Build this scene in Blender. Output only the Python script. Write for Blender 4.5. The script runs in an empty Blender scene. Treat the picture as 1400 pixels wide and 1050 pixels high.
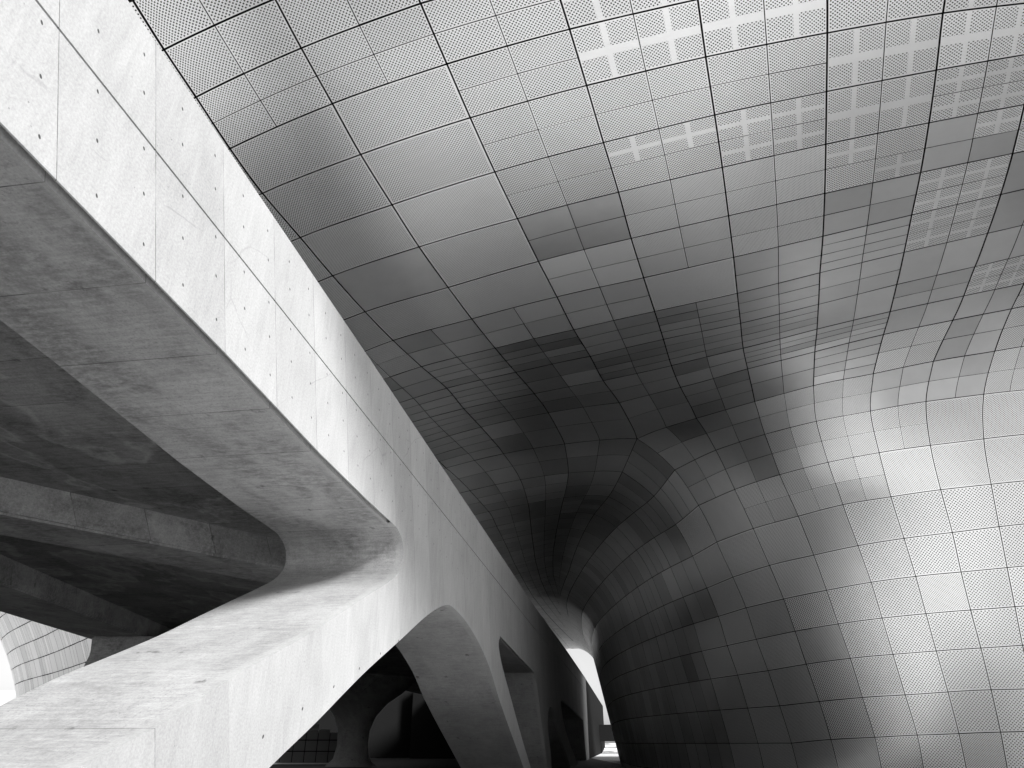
import bpy, bmesh, math, random
import numpy as np
from mathutils import Vector, Matrix
from mathutils.geometry import tessellate_polygon
random.seed(5)
sc = bpy.context.scene
COLL = sc.collection
R = math.radians

# ------------------------------------------------------------------ camera
EYE = 1.6
PITCH = R(27.7)
FPX = 933.0                       # focal length in pixels of the 1400 px wide picture
cam_d = bpy.data.cameras.new("camera")
cam = bpy.data.objects.new("camera", cam_d)
COLL.objects.link(cam)
cam.location = (0, 0, EYE)
cam.rotation_euler = (R(90) + PITCH, 0, 0)
cam_d.sensor_width = 36.0
cam_d.lens = 36.0 * FPX / 1400.0
cam_d.clip_start = 0.05
cam_d.clip_end = 3000
sc.camera = cam

# ------------------------------------------------------------------ light
SUN_EL, SUN_AZ = 29.0, 148.0      # azimuth clockwise from +Y: behind the camera, to the right
w = bpy.data.worlds.new("World"); sc.world = w; w.use_nodes = True
nt = w.node_tree
for n in list(nt.nodes): nt.nodes.remove(n)
sky = nt.nodes.new('ShaderNodeTexSky'); sky.sky_type = 'NISHITA'; sky.sun_disc = False
sky.sun_elevation = R(SUN_EL); sky.sun_rotation = R(SUN_AZ)
sky.dust_density = 1.5; sky.air_density = 1.0; sky.ozone_density = 1.0
bw = nt.nodes.new('ShaderNodeRGBToBW')
bg = nt.nodes.new('ShaderNodeBackground'); bg.inputs['Strength'].default_value = 0.085
wo = nt.nodes.new('ShaderNodeOutputWorld')
nt.links.new(sky.outputs[0], bw.inputs[0]); nt.links.new(bw.outputs[0], bg.inputs[0]); nt.links.new(bg.outputs[0], wo.inputs[0])
sl = bpy.data.lights.new("sun", 'SUN'); sl.energy = 3.9; sl.angle = R(12); sl.color = (1, 1, 1)
so = bpy.data.objects.new("sun", sl); COLL.objects.link(so)
sd = Vector((math.sin(R(SUN_AZ)) * math.cos(R(SUN_EL)), math.cos(R(SUN_AZ)) * math.cos(R(SUN_EL)), math.sin(R(SUN_EL))))
so.rotation_euler = sd.to_track_quat('Z', 'Y').to_euler()
so.location = sd * 60
sc.view_settings.view_transform = 'Standard'
sc.view_settings.look = 'None'
sc.view_settings.exposure = 0.90
sc.view_settings.gamma = 1.0
sc.cycles.max_bounces = 6
sc.cycles.diffuse_bounces = 4
sc.cycles.glossy_bounces = 4

# ------------------------------------------------------------------ traced seam lines of the cladding (pixels of the 1400x1050 photograph)
COL={
 -1:[(110,0),(152,68),(190,132),(232,202),(275,264),(330,335),(378,392),(430,452),(480,510),(520,555),(560,598),(610,640),(663,690),(682,725),(695,752),(704,772),(715,792),(722,807)],
 0:[(182,0),(225,68),(268,132),(314,202),(359,264),(411,325),(454,376),(499,426),(538,466),(577,502),(611,531),(636,561),(650,575),(667,595),(688,620),(702,640),(714,660),(721,682),(724,702),(727,730),(732,767),(740,795),(746,810)],
 1:[(377,0),(412,66),(454,141),(493,211),(536,280),(573,337.5),(612,392),(645,436),(677,476),(705,509),(732,540),(746,560),(760,577),(772,607),(777,625),(777,647),(771,680),(764,710),(759,735),(756,760),(756,785),(759,802)],
 2:[(573,0),(611,87.5),(643,161),(677,236),(707,298),(736,357),(761,405),(784,450),(807,487.5),(825,521),(854,561),(871,600)],
 3:[(766,0),(779,41),(802,117),(825,195),(846,264),(863,326),(880,380),(895,426),(907,464),(918,500),(936,543),(952,572),(964,591),(979,616),(1004,668),(1030,723),(1052,773),(1071,818),(1087,863),(1102,907),(1120,959),(1136,1011),(1146,1050)],
 4:[(954,0),(965,79),(977,157),(987.5,229),(996,295),(1003,352),(1008,401),(1012.5,442),(1016,476),(1022,504),(1032,550),(1046,595),(1066,649),(1091,705),(1112.5,759),(1130,807),(1146,853),(1162.5,900),(1179,953.6),(1196,1008),(1205,1050)],
 5:[(1131,0),(1131,45),(1130,125),(1129,197),(1127.5,264),(1125,323),(1121,373),(1119,416),(1117,450),(1114,481),(1112,527),(1116,576),(1132,632),(1152,689),(1173,746),(1191,796),(1206,845),(1221,895),(1237.5,950),(1254,1005),(1262.5,1050)],
 6:[(1292,0),(1289,18),(1280,96),(1270,168),(1258.5,236),(1246.5,293.5),(1236,345),(1226,389),(1217,426),(1208,457),(1194,511),(1190,562),(1202,619),(1218,679),(1236,736),(1252,788),(1266,839),(1280,890),(1296,946),(1311,1003),(1321,1050)],
 7:[(1432,0),(1418,70),(1400,145),(1384,211),(1368,266),(1350,319),(1333,364),(1317.5,404.5),(1302.5,438),(1276,494),(1266,549),(1272,609),(1286,669),(1302,728),(1314,782),(1327,834),(1341,886),(1355,943),(1368,1001),(1377,1050)],
 8:[(1556,0),(1538,55),(1512,125),(1488,188),(1464,246),(1440,300),(1420,346),(1400,387.5),(1383,422),(1360,480),(1345,539),(1345,600),(1355,662),(1366,720),(1377,776),(1387.5,829),(1398,882),(1411,942),(1424,999),(1434,1050)],
 9:[(1668,0),(1645,44),(1612,108),(1582,168),(1552,228),(1524,282),(1500,328),(1478,370),(1456,406),(1432,466),(1416,531),(1414,592),(1420,655),(1428,713),(1437,770),(1447,824),(1457,878),(1468,938),(1480,996),(1490,1050)],
}
ROWA=[
 [(40,62),(182,0),(340,-70),(500,-128),(690,-190),(880,-240),(1060,-280),(1290,-325),(1480,-360),(1700,-390)],
 [(95,130),(223,68.6),(296,33),(377,-2),(535,-62),(715,-118),(910,-164),(1133,-204),(1310,-235),(1500,-262),(1720,-290)],
 [(140,193),(268,133),(336,100),(412,66),(493,35),(575,5),(745,-43),(935,-88),(1132,-122),(1302,-150),(1460,-174),(1720,-208)],
 [(180,258),(315,203),(384,173),(454,142),(532,114),(611,87.5),(693,63.6),(778.6,40),(864,18.6),(950,0),(1131,-38),(1295,-65),(1450,-88),(1720,-124)],
 [(230,315),(360,264),(494,211),(573,184),(643,161),(723,138.6),(802,117),(882,97),(965,78),(1048,61),(1131,45),(1212,30),(1289,18),(1400,5),(1540,-14),(1720,-40)],
 [(290,368),(410,325),(450,309),(536,280),(607,258),(677,235),(750,214),(825,195),(900,176),(978,157),(1054,142),(1131,125),(1205,111),(1280,96),(1350,84),(1400,75),(1515,56),(1700,30)],
 [(330,416),(436,384),(455,377),(573,337.5),(645,318),(707,299),(775,282),(845,263),(916,246),(987,229),(1057,214),(1130,197),(1200,183),(1270,168),(1336,155),(1400,143),(1500,124),(1680,92)],
 [(375,467),(471,434),(500,426),(612.5,393),(679,373),(736,357.5),(798,343),(862.5,326),(932,310),(996,295),(1061,280),(1127.5,264.5),(1193,250),(1258,236),(1321,222),(1384,210),(1480,190),(1650,156)],
 [(420,503),(498,477.5),(539,465),(645,436),(705,421),(761,406),(821,393),(879,380),(939,366.5),(1002,352),(1062.5,338),(1125,323),(1186,309),(1246,294),(1307,280),(1368,266),(1400,259),(1460,245),(1620,210)],
 [(450,537),(525,515),(577,501),(677,476),(730,464),(784,451),(837.5,438.5),(894,426),(950,414),(1008,401),(1064,387),(1121,373),(1179,359.5),(1236,345),(1292,332),(1350,319),(1400,308),(1445,297),(1600,262)],
 [(480,566),(560,544),(610,531),(657,520),(705,509),(755,499),(806,487.5),(855,475.5),(907,464),(959,453),(1012,442),(1065,429),(1119,416),(1172.5,402.5),(1226,389),(1279,377),(1333,364.5),(1385,353),(1425,343),(1570,312)],
 [(500,592),(575,571),(632.5,559),(685,547.5),(731,538),(777.5,529),(822.5,521),(871,510),(917.5,500),(966,488),(1016,476),(1065.5,463),(1117,450),(1167.5,437.5),(1217,426),(1266,414.5),(1317.5,404.5),(1366,394),(1400,387.5),(1540,358)],
 [(520,622),(600,600),(650,586),(701,573),(745,565),(799,557.5),(845,551),(886,541),(929,530),(972.5,517.5),(1022,504.5),(1066,493.5),(1114,481),(1160,469),(1208,457.5),(1254,447.5),(1302.5,438),(1349,429),(1400,419),(1520,396)],
 [(560,652),(650,630),(690,620),(772,607),(822,603),(871,600),(907,586),(952,572),(986,560),(1032,549),(1070,538.5),(1111,527.5),(1151,519),(1194,511),(1234,501.5),(1276,494),(1319,487),(1361,480),(1400,474),(1500,456)],
]
ROWB=[
 [(922.5,642.5),(947.5,627.5),(980,615),(1010,604),(1045,594),(1079,585),(1116,576),(1152.5,569),(1190,562),(1227,555.5),(1266,549),(1305,544),(1345,539),(1385,535),(1420,531),(1500,520)],
 [(955,691),(980,680),(1005,669),(1035,657.5),(1066,649),(1099,640),(1132.5,632),(1201,619),(1271,609),(1345,600),(1400,594),(1500,583)],
 [(980,741),(1030,722.5),(1090,706),(1152,690),(1219,679),(1286,669.5),(1355,662),(1400,657.5),(1500,648)],
 [(1002,789),(1052,773),(1112,759),(1173,746),(1236,736),(1302,728),(1366,720),(1400,716.5),(1500,706)],
 [(1020,831),(1071,819),(1130,807),(1191,796),(1252,788),(1314,782),(1377,776),(1400,774),(1500,765)],
 [(1034,874),(1087,863),(1146,853),(1206,845),(1266,839),(1327,834),(1400,828.5),(1500,821)],
 [(1050,917),(1102.5,908),(1162.5,900),(1221,894.6),(1280,890),(1341,886),(1400,882),(1500,876)],
 [(1066,965),(1121,959),(1178.6,953.6),(1237.5,950),(1296,946),(1355,943),(1411,941.5),(1500,937)],
 [(1082,1016),(1136,1011),(1196,1008),(1254,1005),(1311,1003),(1368,1001),(1424,999),(1500,996)],
 [(1094,1064),(1148,1062),(1208,1060),(1266,1058),(1322,1057),(1379,1056),(1434,1055),(1510,1053)],
]
PASS_EDGE=[(871,600),(857,620),(835,650),(820,677),(804,704),(797,720),(787,745),(780,767),(777,790),(779,812)]


# ------------------------------------------------------------------ helpers
def link_obj(name, verts, faces, mats, parent=None, mat_idx=None, uvs=None, uvs2=None, tone=None, smooth=True):
    me = bpy.data.meshes.new(name)
    me.from_pydata([tuple(v) for v in verts], [], faces)
    for m in (mats if isinstance(mats, (list, tuple)) else [mats]): me.materials.append(m)
    if mat_idx is not None: me.polygons.foreach_set('material_index', list(mat_idx))
    if uvs is not None:
        l = me.uv_layers.new(name='metres'); l.data.foreach_set('uv', np.asarray(uvs, np.float32).ravel())
    if uvs2 is not None:
        l = me.uv_layers.new(name='unit'); l.data.foreach_set('uv', np.asarray(uvs2, np.float32).ravel())
    if tone is not None:
        a = me.attributes.new('tone', 'FLOAT', 'FACE'); a.data.foreach_set('value', np.asarray(tone, np.float32))
    if smooth: me.polygons.foreach_set('use_smooth', [True] * len(me.polygons))
    me.update()
    o = bpy.data.objects.new(name, me); COLL.objects.link(o)
    if parent is not None: o.parent = parent
    return o

def empty(name, loc=(0, 0, 0), rz=0.0):
    o = bpy.data.objects.new(name, None); COLL.objects.link(o)
    o.location = loc; o.rotation_euler = (0, 0, rz); o.empty_display_size = 0.5
    return o

def tag(o, label, cat, group=None):
    o['label'] = label; o['category'] = cat
    if group: o['group'] = group

def structure(o, label, cat):
    o['kind'] = 'structure'; o['label'] = label; o['category'] = cat

class N:
    """small helper round a material's node tree"""
    def __init__(s, name):
        s.m = bpy.data.materials.new(name); s.m.use_nodes = True
        s.t = s.m.node_tree
        for n in list(s.t.nodes): s.t.nodes.remove(n)
        s.out = s.t.nodes.new('ShaderNodeOutputMaterial')
        s.p = s.t.nodes.new('ShaderNodeBsdfPrincipled')
        s.t.links.new(s.p.outputs[0], s.out.inputs[0])
    def n(s, typ, **kw):
        x = s.t.nodes.new(typ)
        for k, v in kw.items(): setattr(x, k, v)
        return x
    def set(s, sock, v):
        if v is None: return
        if hasattr(v, 'is_linked') or isinstance(v, bpy.types.NodeSocket): s.t.links.new(v, sock)
        else: sock.default_value = v
    def math(s, op, a, b=None, c=None, clamp=False):
        x = s.n('ShaderNodeMath', operation=op); x.use_clamp = clamp
        s.set(x.inputs[0], a); s.set(x.inputs[1], b); s.set(x.inputs[2], c)
        return x.outputs[0]
    def vmath(s, op, a, b=None, scale=None):
        x = s.n('ShaderNodeVectorMath', operation=op)
        s.set(x.inputs[0], a); s.set(x.inputs[1], b)
        if scale is not None: s.set(x.inputs['Scale'], scale)
        return x.outputs['Value'] if op in ('LENGTH', 'DOT_PRODUCT', 'DISTANCE') else x.outputs['Vector']
    def noise(s, vec, scale, detail=4.0, rough=0.55, dist=0.0):
        x = s.n('ShaderNodeTexNoise'); s.set(x.inputs['Vector'], vec)
        x.inputs['Scale'].default_value = scale; x.inputs['Detail'].default_value = detail
        x.inputs['Roughness'].default_value = rough; x.inputs['Distortion'].default_value = dist
        return x.outputs['Fac']
    def ramp(s, v, lo, hi, a=0.0, b=1.0, smooth=True):
        x = s.n('ShaderNodeMapRange', interpolation_type='SMOOTHSTEP' if smooth else 'LINEAR'); x.clamp = True
        s.set(x.inputs[0], v); x.inputs[1].default_value = lo; x.inputs[2].default_value = hi
        x.inputs[3].default_value = a; x.inputs[4].default_value = b
        return x.outputs[0]
    def mapping(s, vec, scale=(1, 1, 1), rot=(0, 0, 0), loc=(0, 0, 0)):
        x = s.n('ShaderNodeMapping'); s.set(x.inputs['Vector'], vec)
        x.inputs['Scale'].default_value = scale; x.inputs['Rotation'].default_value = rot; x.inputs['Location'].default_value = loc
        return x.outputs[0]
    def grey(s, v):
        x = s.n('ShaderNodeCombineColor')
        for i in range(3): s.set(x.inputs[i], v)
        return x.outputs[0]
    def base(s, v): s.set(s.p.inputs['Base Color'], s.grey(v))
    def bump(s, h, strength, dist):
        x = s.n('ShaderNodeBump'); x.inputs['Strength'].default_value = strength; x.inputs['Distance'].default_value = dist
        s.set(x.inputs['Height'], h); s.t.links.new(x.outputs[0], s.p.inputs['Normal'])

# ------------------------------------------------------------------ materials
def metal(name, pitch=None, radius=0.0, cross=False, base=0.86, rough=0.35):
    k = N(name)
    tc = k.n('ShaderNodeTexCoord')
    at = k.n('ShaderNodeAttribute', attribute_name='tone').outputs['Fac']
    cloud = k.noise(tc.outputs['Object'], 0.55, 4, 0.55)
    um = k.n('ShaderNodeUVMap', uv_map='metres').outputs[0]
    brush = k.noise(k.mapping(um, (1.5, 26, 1)), 1.6, 3, 0.6)
    smear = k.noise(k.mapping(tc.outputs['Object'], (2.2, 2.2, 0.35)), 1.2, 5, 0.6)
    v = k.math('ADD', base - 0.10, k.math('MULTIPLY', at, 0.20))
    v = k.math('ADD', v, k.math('MULTIPLY', k.math('SUBTRACT', cloud, 0.5), 0.10))
    v = k.math('ADD', v, k.math('MULTIPLY', k.math('SUBTRACT', smear, 0.5), 0.10))
    r = k.math('ADD', rough - 0.035, k.math('MULTIPLY', at, 0.06))
    r = k.math('ADD', r, k.math('MULTIPLY', k.math('SUBTRACT', brush, 0.5), 0.025))
    met = 1.0
    if pitch:
        uu = k.n('ShaderNodeUVMap', uv_map='unit').outputs[0]
        q = k.vmath('SCALE', um, scale=1.0 / pitch)
        def lat(vec):
            f = k.vmath('SUBTRACT', k.vmath('FRACTION', vec), (0.5, 0.5, 0.5))
            return k.vmath('LENGTH', k.vmath('MULTIPLY', f, (1, 1, 0)))
        d = k.math('MINIMUM', lat(q), lat(k.vmath('ADD', q, (0.5, 0.5, 0.0))))
        hole = k.ramp(d, radius / pitch - 0.05, radius / pitch + 0.05, 1.0, 0.0)
        sp = k.n('ShaderNodeSeparateXYZ'); k.set(sp.inputs[0], uu)
        u_, v_ = sp.outputs[0], sp.outputs[1]
        cu = k.math('ABSOLUTE', k.math('SUBTRACT', u_, 0.5)); cv = k.math('ABSOLUTE', k.math('SUBTRACT', v_, 0.5))
        ok = k.math('MULTIPLY', k.math('LESS_THAN', cu, 0.485), k.math('LESS_THAN', cv, 0.475))
        if cross:
            ok = k.math('MULTIPLY', ok, k.math('MULTIPLY', k.math('GREATER_THAN', cu, 0.05), k.math('GREATER_THAN', cv, 0.075)))
        hole = k.math('MULTIPLY', hole, ok)
        v = k.math('MULTIPLY', v, k.math('SUBTRACT', 1.0, k.math('MULTIPLY', hole, 0.94)))
        r = k.math('ADD', r, k.math('MULTIPLY', hole, 0.5), clamp=True)
        mt = k.math('MULTIPLY', k.math('SUBTRACT', 1.0, hole), met)
        k.set(k.p.inputs['Metallic'], mt)
        k.set(k.p.inputs['Specular IOR Level'], k.math('MULTIPLY', k.math('SUBTRACT', 1.0, hole), 0.5))
    else:
        k.p.inputs['Metallic'].default_value = met
    k.base(v); k.set(k.p.inputs['Roughness'], r)
    wob = k.noise(tc.outputs['Object'], 1.1, 2, 0.5)
    k.bump(wob, 0.12, 0.03)
    return k.m

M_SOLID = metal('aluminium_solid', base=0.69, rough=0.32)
M_COARSE = metal('aluminium_perforated_coarse', 0.056, 0.0118)
M_FINE = metal('aluminium_perforated_fine', 0.042, 0.0080)
M_WIDE = metal('aluminium_perforated_wide', 0.078, 0.0150)
M_MEDIUM = metal('aluminium_perforated_medium', 0.056, 0.0105)
M_CROSS = metal('aluminium_perforated_window', 0.056, 0.0115, cross=True)


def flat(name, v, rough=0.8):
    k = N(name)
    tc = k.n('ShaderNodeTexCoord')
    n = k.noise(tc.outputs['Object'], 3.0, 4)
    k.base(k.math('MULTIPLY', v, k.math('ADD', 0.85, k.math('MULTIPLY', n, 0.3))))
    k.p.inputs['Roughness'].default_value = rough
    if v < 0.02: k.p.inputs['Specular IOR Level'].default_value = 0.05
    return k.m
M_BACK = flat('black_membrane', 0.006, 0.9)
M_ROOF = flat('roofing', 0.12)
M_DECK = flat('deck_topping', 0.6)
PANEL_MATS = [M_SOLID, M_COARSE, M_FINE, M_CROSS, M_BACK, M_WIDE, M_MEDIUM]

def concrete(name, base=0.38, joints=True, holes=True, stain=0.0, var=1.0, axis_joint=True):
    k = N(name)
    tc = k.n('ShaderNodeTexCoord'); ob = tc.outputs['Object']
    sp = k.n('ShaderNodeSeparateXYZ'); k.set(sp.inputs[0], ob)
    s_, y_, z_ = sp.outputs
    big = k.noise(ob, 0.7, 6, 0.6)
    mid = k.noise(k.mapping(ob, (1.6, 1.6, 0.5)), 2.2, 6, 0.65, 0.4)
    streak = k.noise(k.mapping(ob, (7, 7, 0.6)), 2.0, 4, 0.6)
    grain = k.noise(ob, 38, 5, 0.75)
    pits = k.n('ShaderNodeTexVoronoi'); k.set(pits.inputs['Vector'], ob); pits.inputs['Scale'].default_value = 13.0
    pit = k.math('MULTIPLY', k.ramp(pits.outputs['Distance'], 0.05, 0.13, 1.0, 0.0), k.ramp(k.noise(ob, 1.3, 5, 0.7), 0.50, 0.62))
    v = k.math('ADD', base, k.math('MULTIPLY', k.math('SUBTRACT', big, 0.5), 0.14 * var))
    v = k.math('ADD', v, k.math('MULTIPLY', k.math('SUBTRACT', mid, 0.5), 0.13 * var))
    v = k.math('ADD', v, k.math('MULTIPLY', k.math('SUBTRACT', streak, 0.5), 0.10 * var))
    v = k.math('ADD', v, k.math('MULTIPLY', k.math('SUBTRACT', grain, 0.5), 0.34 * var))
    dark = k.math('MULTIPLY', pit, 0.45)
    # hairline cracks
    wv = k.n('ShaderNodeTexVoronoi', feature='DISTANCE_TO_EDGE'); wv.inputs['Scale'].default_value = 0.55
    wob = k.n('ShaderNodeTexNoise'); k.set(wob.inputs['Vector'], ob); wob.inputs['Scale'].default_value = 1.6; wob.inputs['Detail'].default_value = 6
    k.set(wv.inputs['Vector'], k.vmath('ADD', ob, k.vmath('SCALE', wob.outputs['Color'], scale=0.18)))
    crack = k.math('MULTIPLY', k.ramp(wv.outputs['Distance'], 0.002, 0.006, 1.0, 0.0), k.ramp(k.noise(ob, 0.9, 2), 0.53, 0.60))
    dark = k.math('MAXIMUM', dark, k.math('MULTIPLY', crack, 0.16))
    height = grain
    if joints:
        sh = k.math('ADD', s_, k.math('MULTIPLY', k.math('SUBTRACT', z_, 5.35), 0.40))
        ph = k.math('FRACT', k.math('DIVIDE', k.math('SUBTRACT', sh, 4.6 - 0.625 - 12.5), 1.25))
        dj = k.math('MULTIPLY', k.math('ABSOLUTE', k.math('SUBTRACT', ph, 0.5)), 1.25)
        j = k.ramp(dj, 0.002, 0.007, 1.0, 0.0)
        j = k.math('MULTIPLY', j, k.math('MAXIMUM', k.ramp(z_, 4.6, 4.9, 0.12, 1.0), k.math('LESS_THAN', k.math('ABSOLUTE', k.math('SUBTRACT', sh, 4.6)), 0.6)))
        brk = k.ramp(k.noise(ob, 1.5, 3), 0.38, 0.56)
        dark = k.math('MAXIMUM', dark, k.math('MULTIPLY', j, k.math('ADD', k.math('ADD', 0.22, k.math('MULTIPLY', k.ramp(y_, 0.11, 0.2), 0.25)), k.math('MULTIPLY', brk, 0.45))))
        near = k.ramp(dj, 0.0, 0.14, 1.0, 0.0)
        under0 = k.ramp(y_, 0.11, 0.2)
        grime_shade = k.math('MULTIPLY', k.ramp(k.noise(k.mapping(ob, (0.55, 1.1, 1.2), loc=(11, 2, 5)), 1.1, 6, 0.6, 0.3), 0.36, 0.62), k.ramp(k.noise(k.mapping(ob, (5, 2.5, 5)), 2.4, 6, 0.75), 0.28, 0.66))
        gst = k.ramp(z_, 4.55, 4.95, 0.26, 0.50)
        dark = k.math('MAXIMUM', dark, k.math('MULTIPLY', k.math('MULTIPLY', grime_shade, under0), gst))  # stains, strengthened to stand in for shade under the beam
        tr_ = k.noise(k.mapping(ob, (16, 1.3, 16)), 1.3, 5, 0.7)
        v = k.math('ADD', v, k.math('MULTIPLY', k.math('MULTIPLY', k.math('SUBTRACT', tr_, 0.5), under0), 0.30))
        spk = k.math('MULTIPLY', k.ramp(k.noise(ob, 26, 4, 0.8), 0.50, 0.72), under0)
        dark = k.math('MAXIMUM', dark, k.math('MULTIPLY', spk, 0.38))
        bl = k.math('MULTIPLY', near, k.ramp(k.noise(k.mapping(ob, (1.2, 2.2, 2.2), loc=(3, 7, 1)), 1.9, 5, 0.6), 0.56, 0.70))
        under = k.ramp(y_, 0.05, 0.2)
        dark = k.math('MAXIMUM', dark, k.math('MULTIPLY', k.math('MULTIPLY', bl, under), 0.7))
        # tone steps from pour to pour
        st = k.n('ShaderNodeTexWhiteNoise', noise_dimensions='1D')
        k.set(st.inputs['W'], k.math('FLOOR', k.math('DIVIDE', k.math('SUBTRACT', sh, 4.6 - 1.25 * 12), 1.25)))
        v = k.math('ADD', v, k.math('MULTIPLY', k.math('SUBTRACT', st.outputs['Value'], 0.5), 0.05))
    if holes:
        front = k.math('LESS_THAN', y_, 0.03)
        ph = k.math('SUBTRACT', k.math('FRACT', k.math('DIVIDE', k.math('ADD', s_, k.math('MULTIPLY', z_, 0.40)), 0.625)), 0.5)
        dx = k.math('MULTIPLY', ph, 0.625)
        hole = None
        for zr in (7.27, 6.92, 6.42, 6.02, 5.58):
            dz = k.math('SUBTRACT', z_, zr)
            d = k.math('SQRT', k.math('ADD', k.math('MULTIPLY', dx, dx), k.math('MULTIPLY', k.math('MULTIPLY', dz, dz), 0.6)))
            h = k.ramp(d, 0.010, 0.015, 1.0, 0.0)
            hole = h if hole is None else k.math('MAXIMUM', hole, h)
        # one row along each raking leg
        dz = k.math('SUBTRACT', z_, k.math('ADD', -1.05, k.math('MULTIPLY', s_, 0.335)))
        ph2 = k.math('MULTIPLY', k.math('SUBTRACT', k.math('FRACT', k.math('DIVIDE', s_, 0.95)), 0.5), 0.95)
        d = k.math('SQRT', k.math('ADD', k.math('MULTIPLY', ph2, ph2), k.math('MULTIPLY', dz, dz)))
        h = k.math('MULTIPLY', k.ramp(d, 0.016, 0.024, 1.0, 0.0), k.math('LESS_THAN', z_, 4.4))
        hole = k.math('MAXIMUM', hole, h)
        dark = k.math('MAXIMUM', dark, k.math('MULTIPLY', k.math('MULTIPLY', hole, front), 0.85))
        height = k.math('SUBTRACT', height, k.math('MULTIPLY', k.math('MULTIPLY', hole, front), 3.0))
    if stain > 0:
        nz = k.noise(k.mapping(ob, (0.30, 0.45, 0.4)), 1.0, 5, 0.55, 0.3)
        wet = k.ramp(nz, 0.49, 0.505, 0.0, 1.0)
        rim = k.math('MULTIPLY', k.ramp(k.math('ABSOLUTE', k.math('SUBTRACT', nz, 0.5)), 0.0, 0.03, 1.0, 0.0), 0.12)
        v = k.math('ADD', k.math('SUBTRACT', v, k.math('MULTIPLY', wet, 0.06 * stain)), k.math('MULTIPLY', rim, stain))
    v = k.math('MULTIPLY', v, k.math('SUBTRACT', 1.0, dark))
    k.base(v)
    k.p.inputs['Roughness'].default_value = 0.75
    k.p.inputs['Specular IOR Level'].default_value = 0.3
    k.bump(height, 0.35, 0.004)
    return k.m
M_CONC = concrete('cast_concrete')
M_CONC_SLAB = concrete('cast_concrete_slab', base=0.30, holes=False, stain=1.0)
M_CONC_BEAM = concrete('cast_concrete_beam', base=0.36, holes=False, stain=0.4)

# ------------------------------------------------------------------ ground
def paving(name, base, size, var=0.06):
    k = N(name)
    tc = k.n('ShaderNodeTexCoord')
    br = k.n('ShaderNodeTexBrick'); k.set(br.inputs['Vector'], tc.outputs['Object'])
    br.inputs['Scale'].default_value = 1.0; br.inputs['Brick Width'].default_value = size * 2; br.inputs['Row Height'].default_value = size
    br.inputs['Mortar Size'].default_value = 0.006
    br.inputs['Color1'].default_value = (base - var, base - var, base - var, 1); br.inputs['Color2'].default_value = (base + var, base + var, base + var, 1)
    br.inputs['Mortar'].default_value = (base * 0.3,) * 3 + (1,)
    n = k.noise(tc.outputs['Object'], 0.8, 6)
    mx = k.n('ShaderNodeMix', data_type='RGBA', blend_type='MULTIPLY'); mx.inputs['Factor'].default_value = 1.0
    k.t.links.new(br.outputs['Color'], mx.inputs['A']); k.t.links.new(k.grey(k.math('ADD', 0.8, k.math('MULTIPLY', n, 0.4))), mx.inputs['B'])
    k.t.links.new(mx.outputs['Result'], k.p.inputs['Base Color'])
    k.p.inputs['Roughness'].default_value = 0.7
    return k.m
M_PLAZA = paving("granite_paving", 0.78, 0.6)
M_DARK = paving('bounce_black', 0.03, 0.3, 0.008)  # near-black tone for the sheet added to cut bounce light
S_ = 900
o = link_obj('ground', [(-S_, -S_, 0), (S_, -S_, 0), (S_, S_, 0), (-S_, S_, 0)], [(0, 1, 2, 3)], M_PLAZA)
structure(o, 'pale granite plaza paving below the bridge and the building', 'ground')

# ------------------------------------------------------------------ metal building: one smooth form, ceiling running into wall
H0 = 10.5
LEAN = 0.36
PLAN = np.array([(60., 3.), (40., 8.5), (26., 12.6), (18.0, 14.6), (14.0, 15.6), (12.6, 16.0), (10.9, 16.6), (9.0, 17.9), (7.4, 20.3), (6.3, 23.1),
                 (5.2, 26.6), (4.45, 31.), (4.2, 36.), (4.6, 42.), (5.7, 52.), (7.8, 67.), (11.0, 88.), (14.9, 112.)])
def catmull(P, n):
    P = np.asarray(P, float); out = []
    Q = np.vstack([2 * P[0] - P[1], P, 2 * P[-1] - P[-2]])
    for i in range(1, len(Q) - 2):
        p0, p1, p2, p3 = Q[i - 1], Q[i], Q[i + 1], Q[i + 2]
        for t in np.linspace(0, 1, n, endpoint=False):
            out.append(0.5 * (2 * p1 + (p2 - p0) * t + (2 * p0 - 5 * p1 + 4 * p2 - p3) * t * t + (3 * p1 - p0 - 3 * p2 + p3) * t ** 3))
    out.append(Q[-2]); return np.array(out)
PL = catmull(PLAN, 8)
SA, SB = PL[:-1], PL[1:]
SD = SB - SA; SL2 = (SD ** 2).sum(1)
SN = np.stack([SD[:, 1], -SD[:, 0]], 1); SN /= np.linalg.norm(SN, axis=1)[:, None]
SN = -SN     # checked below: pointing out of the building
def sstep(a, b, x):
    t = np.clip((x - a) / (b - a), 0, 1); return t * t * (3 - 2 * t)
def wall_dist(xy):
    r = xy[:, None, :] - SA[None]
    t = np.clip((r * SD[None]).sum(2) / SL2[None], 0, 1)
    c = r - t[..., None] * SD[None]
    d2 = (c ** 2).sum(2); j = d2.argmin(1); ii = np.arange(len(xy))
    sg = np.sign((c[ii, j] * SN[j]).sum(1)); sg[sg == 0] = 1
    return sg * np.sqrt(d2[ii, j])
if wall_dist(np.array([[0., 10.]]))[0] < 0: SN = -SN
def ceil_h(x, y):
    # the ceiling drops where it narrows into the passage, then climbs slowly to the far opening
    h = H0 - 1.0 * sstep(19.5, 35.0, y) - 0.8 * sstep(20.8, 24.2, y + 0.2 * x)
    h = h + 0.055 * np.maximum(y - 37.0, 0)
    # it also curves down gently towards the bridge
    h = h - 0.018 * np.clip(1.5 + 0.147 * (y - 8.0) - x, 0, 6.0) ** 2
    return h
def lean_y(y): return 0.36 - 0.14 * sstep(22, 34, y)
def cove_r(y): return 4.0 - 1.6 * sstep(14.5, 20.0, y)
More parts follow.
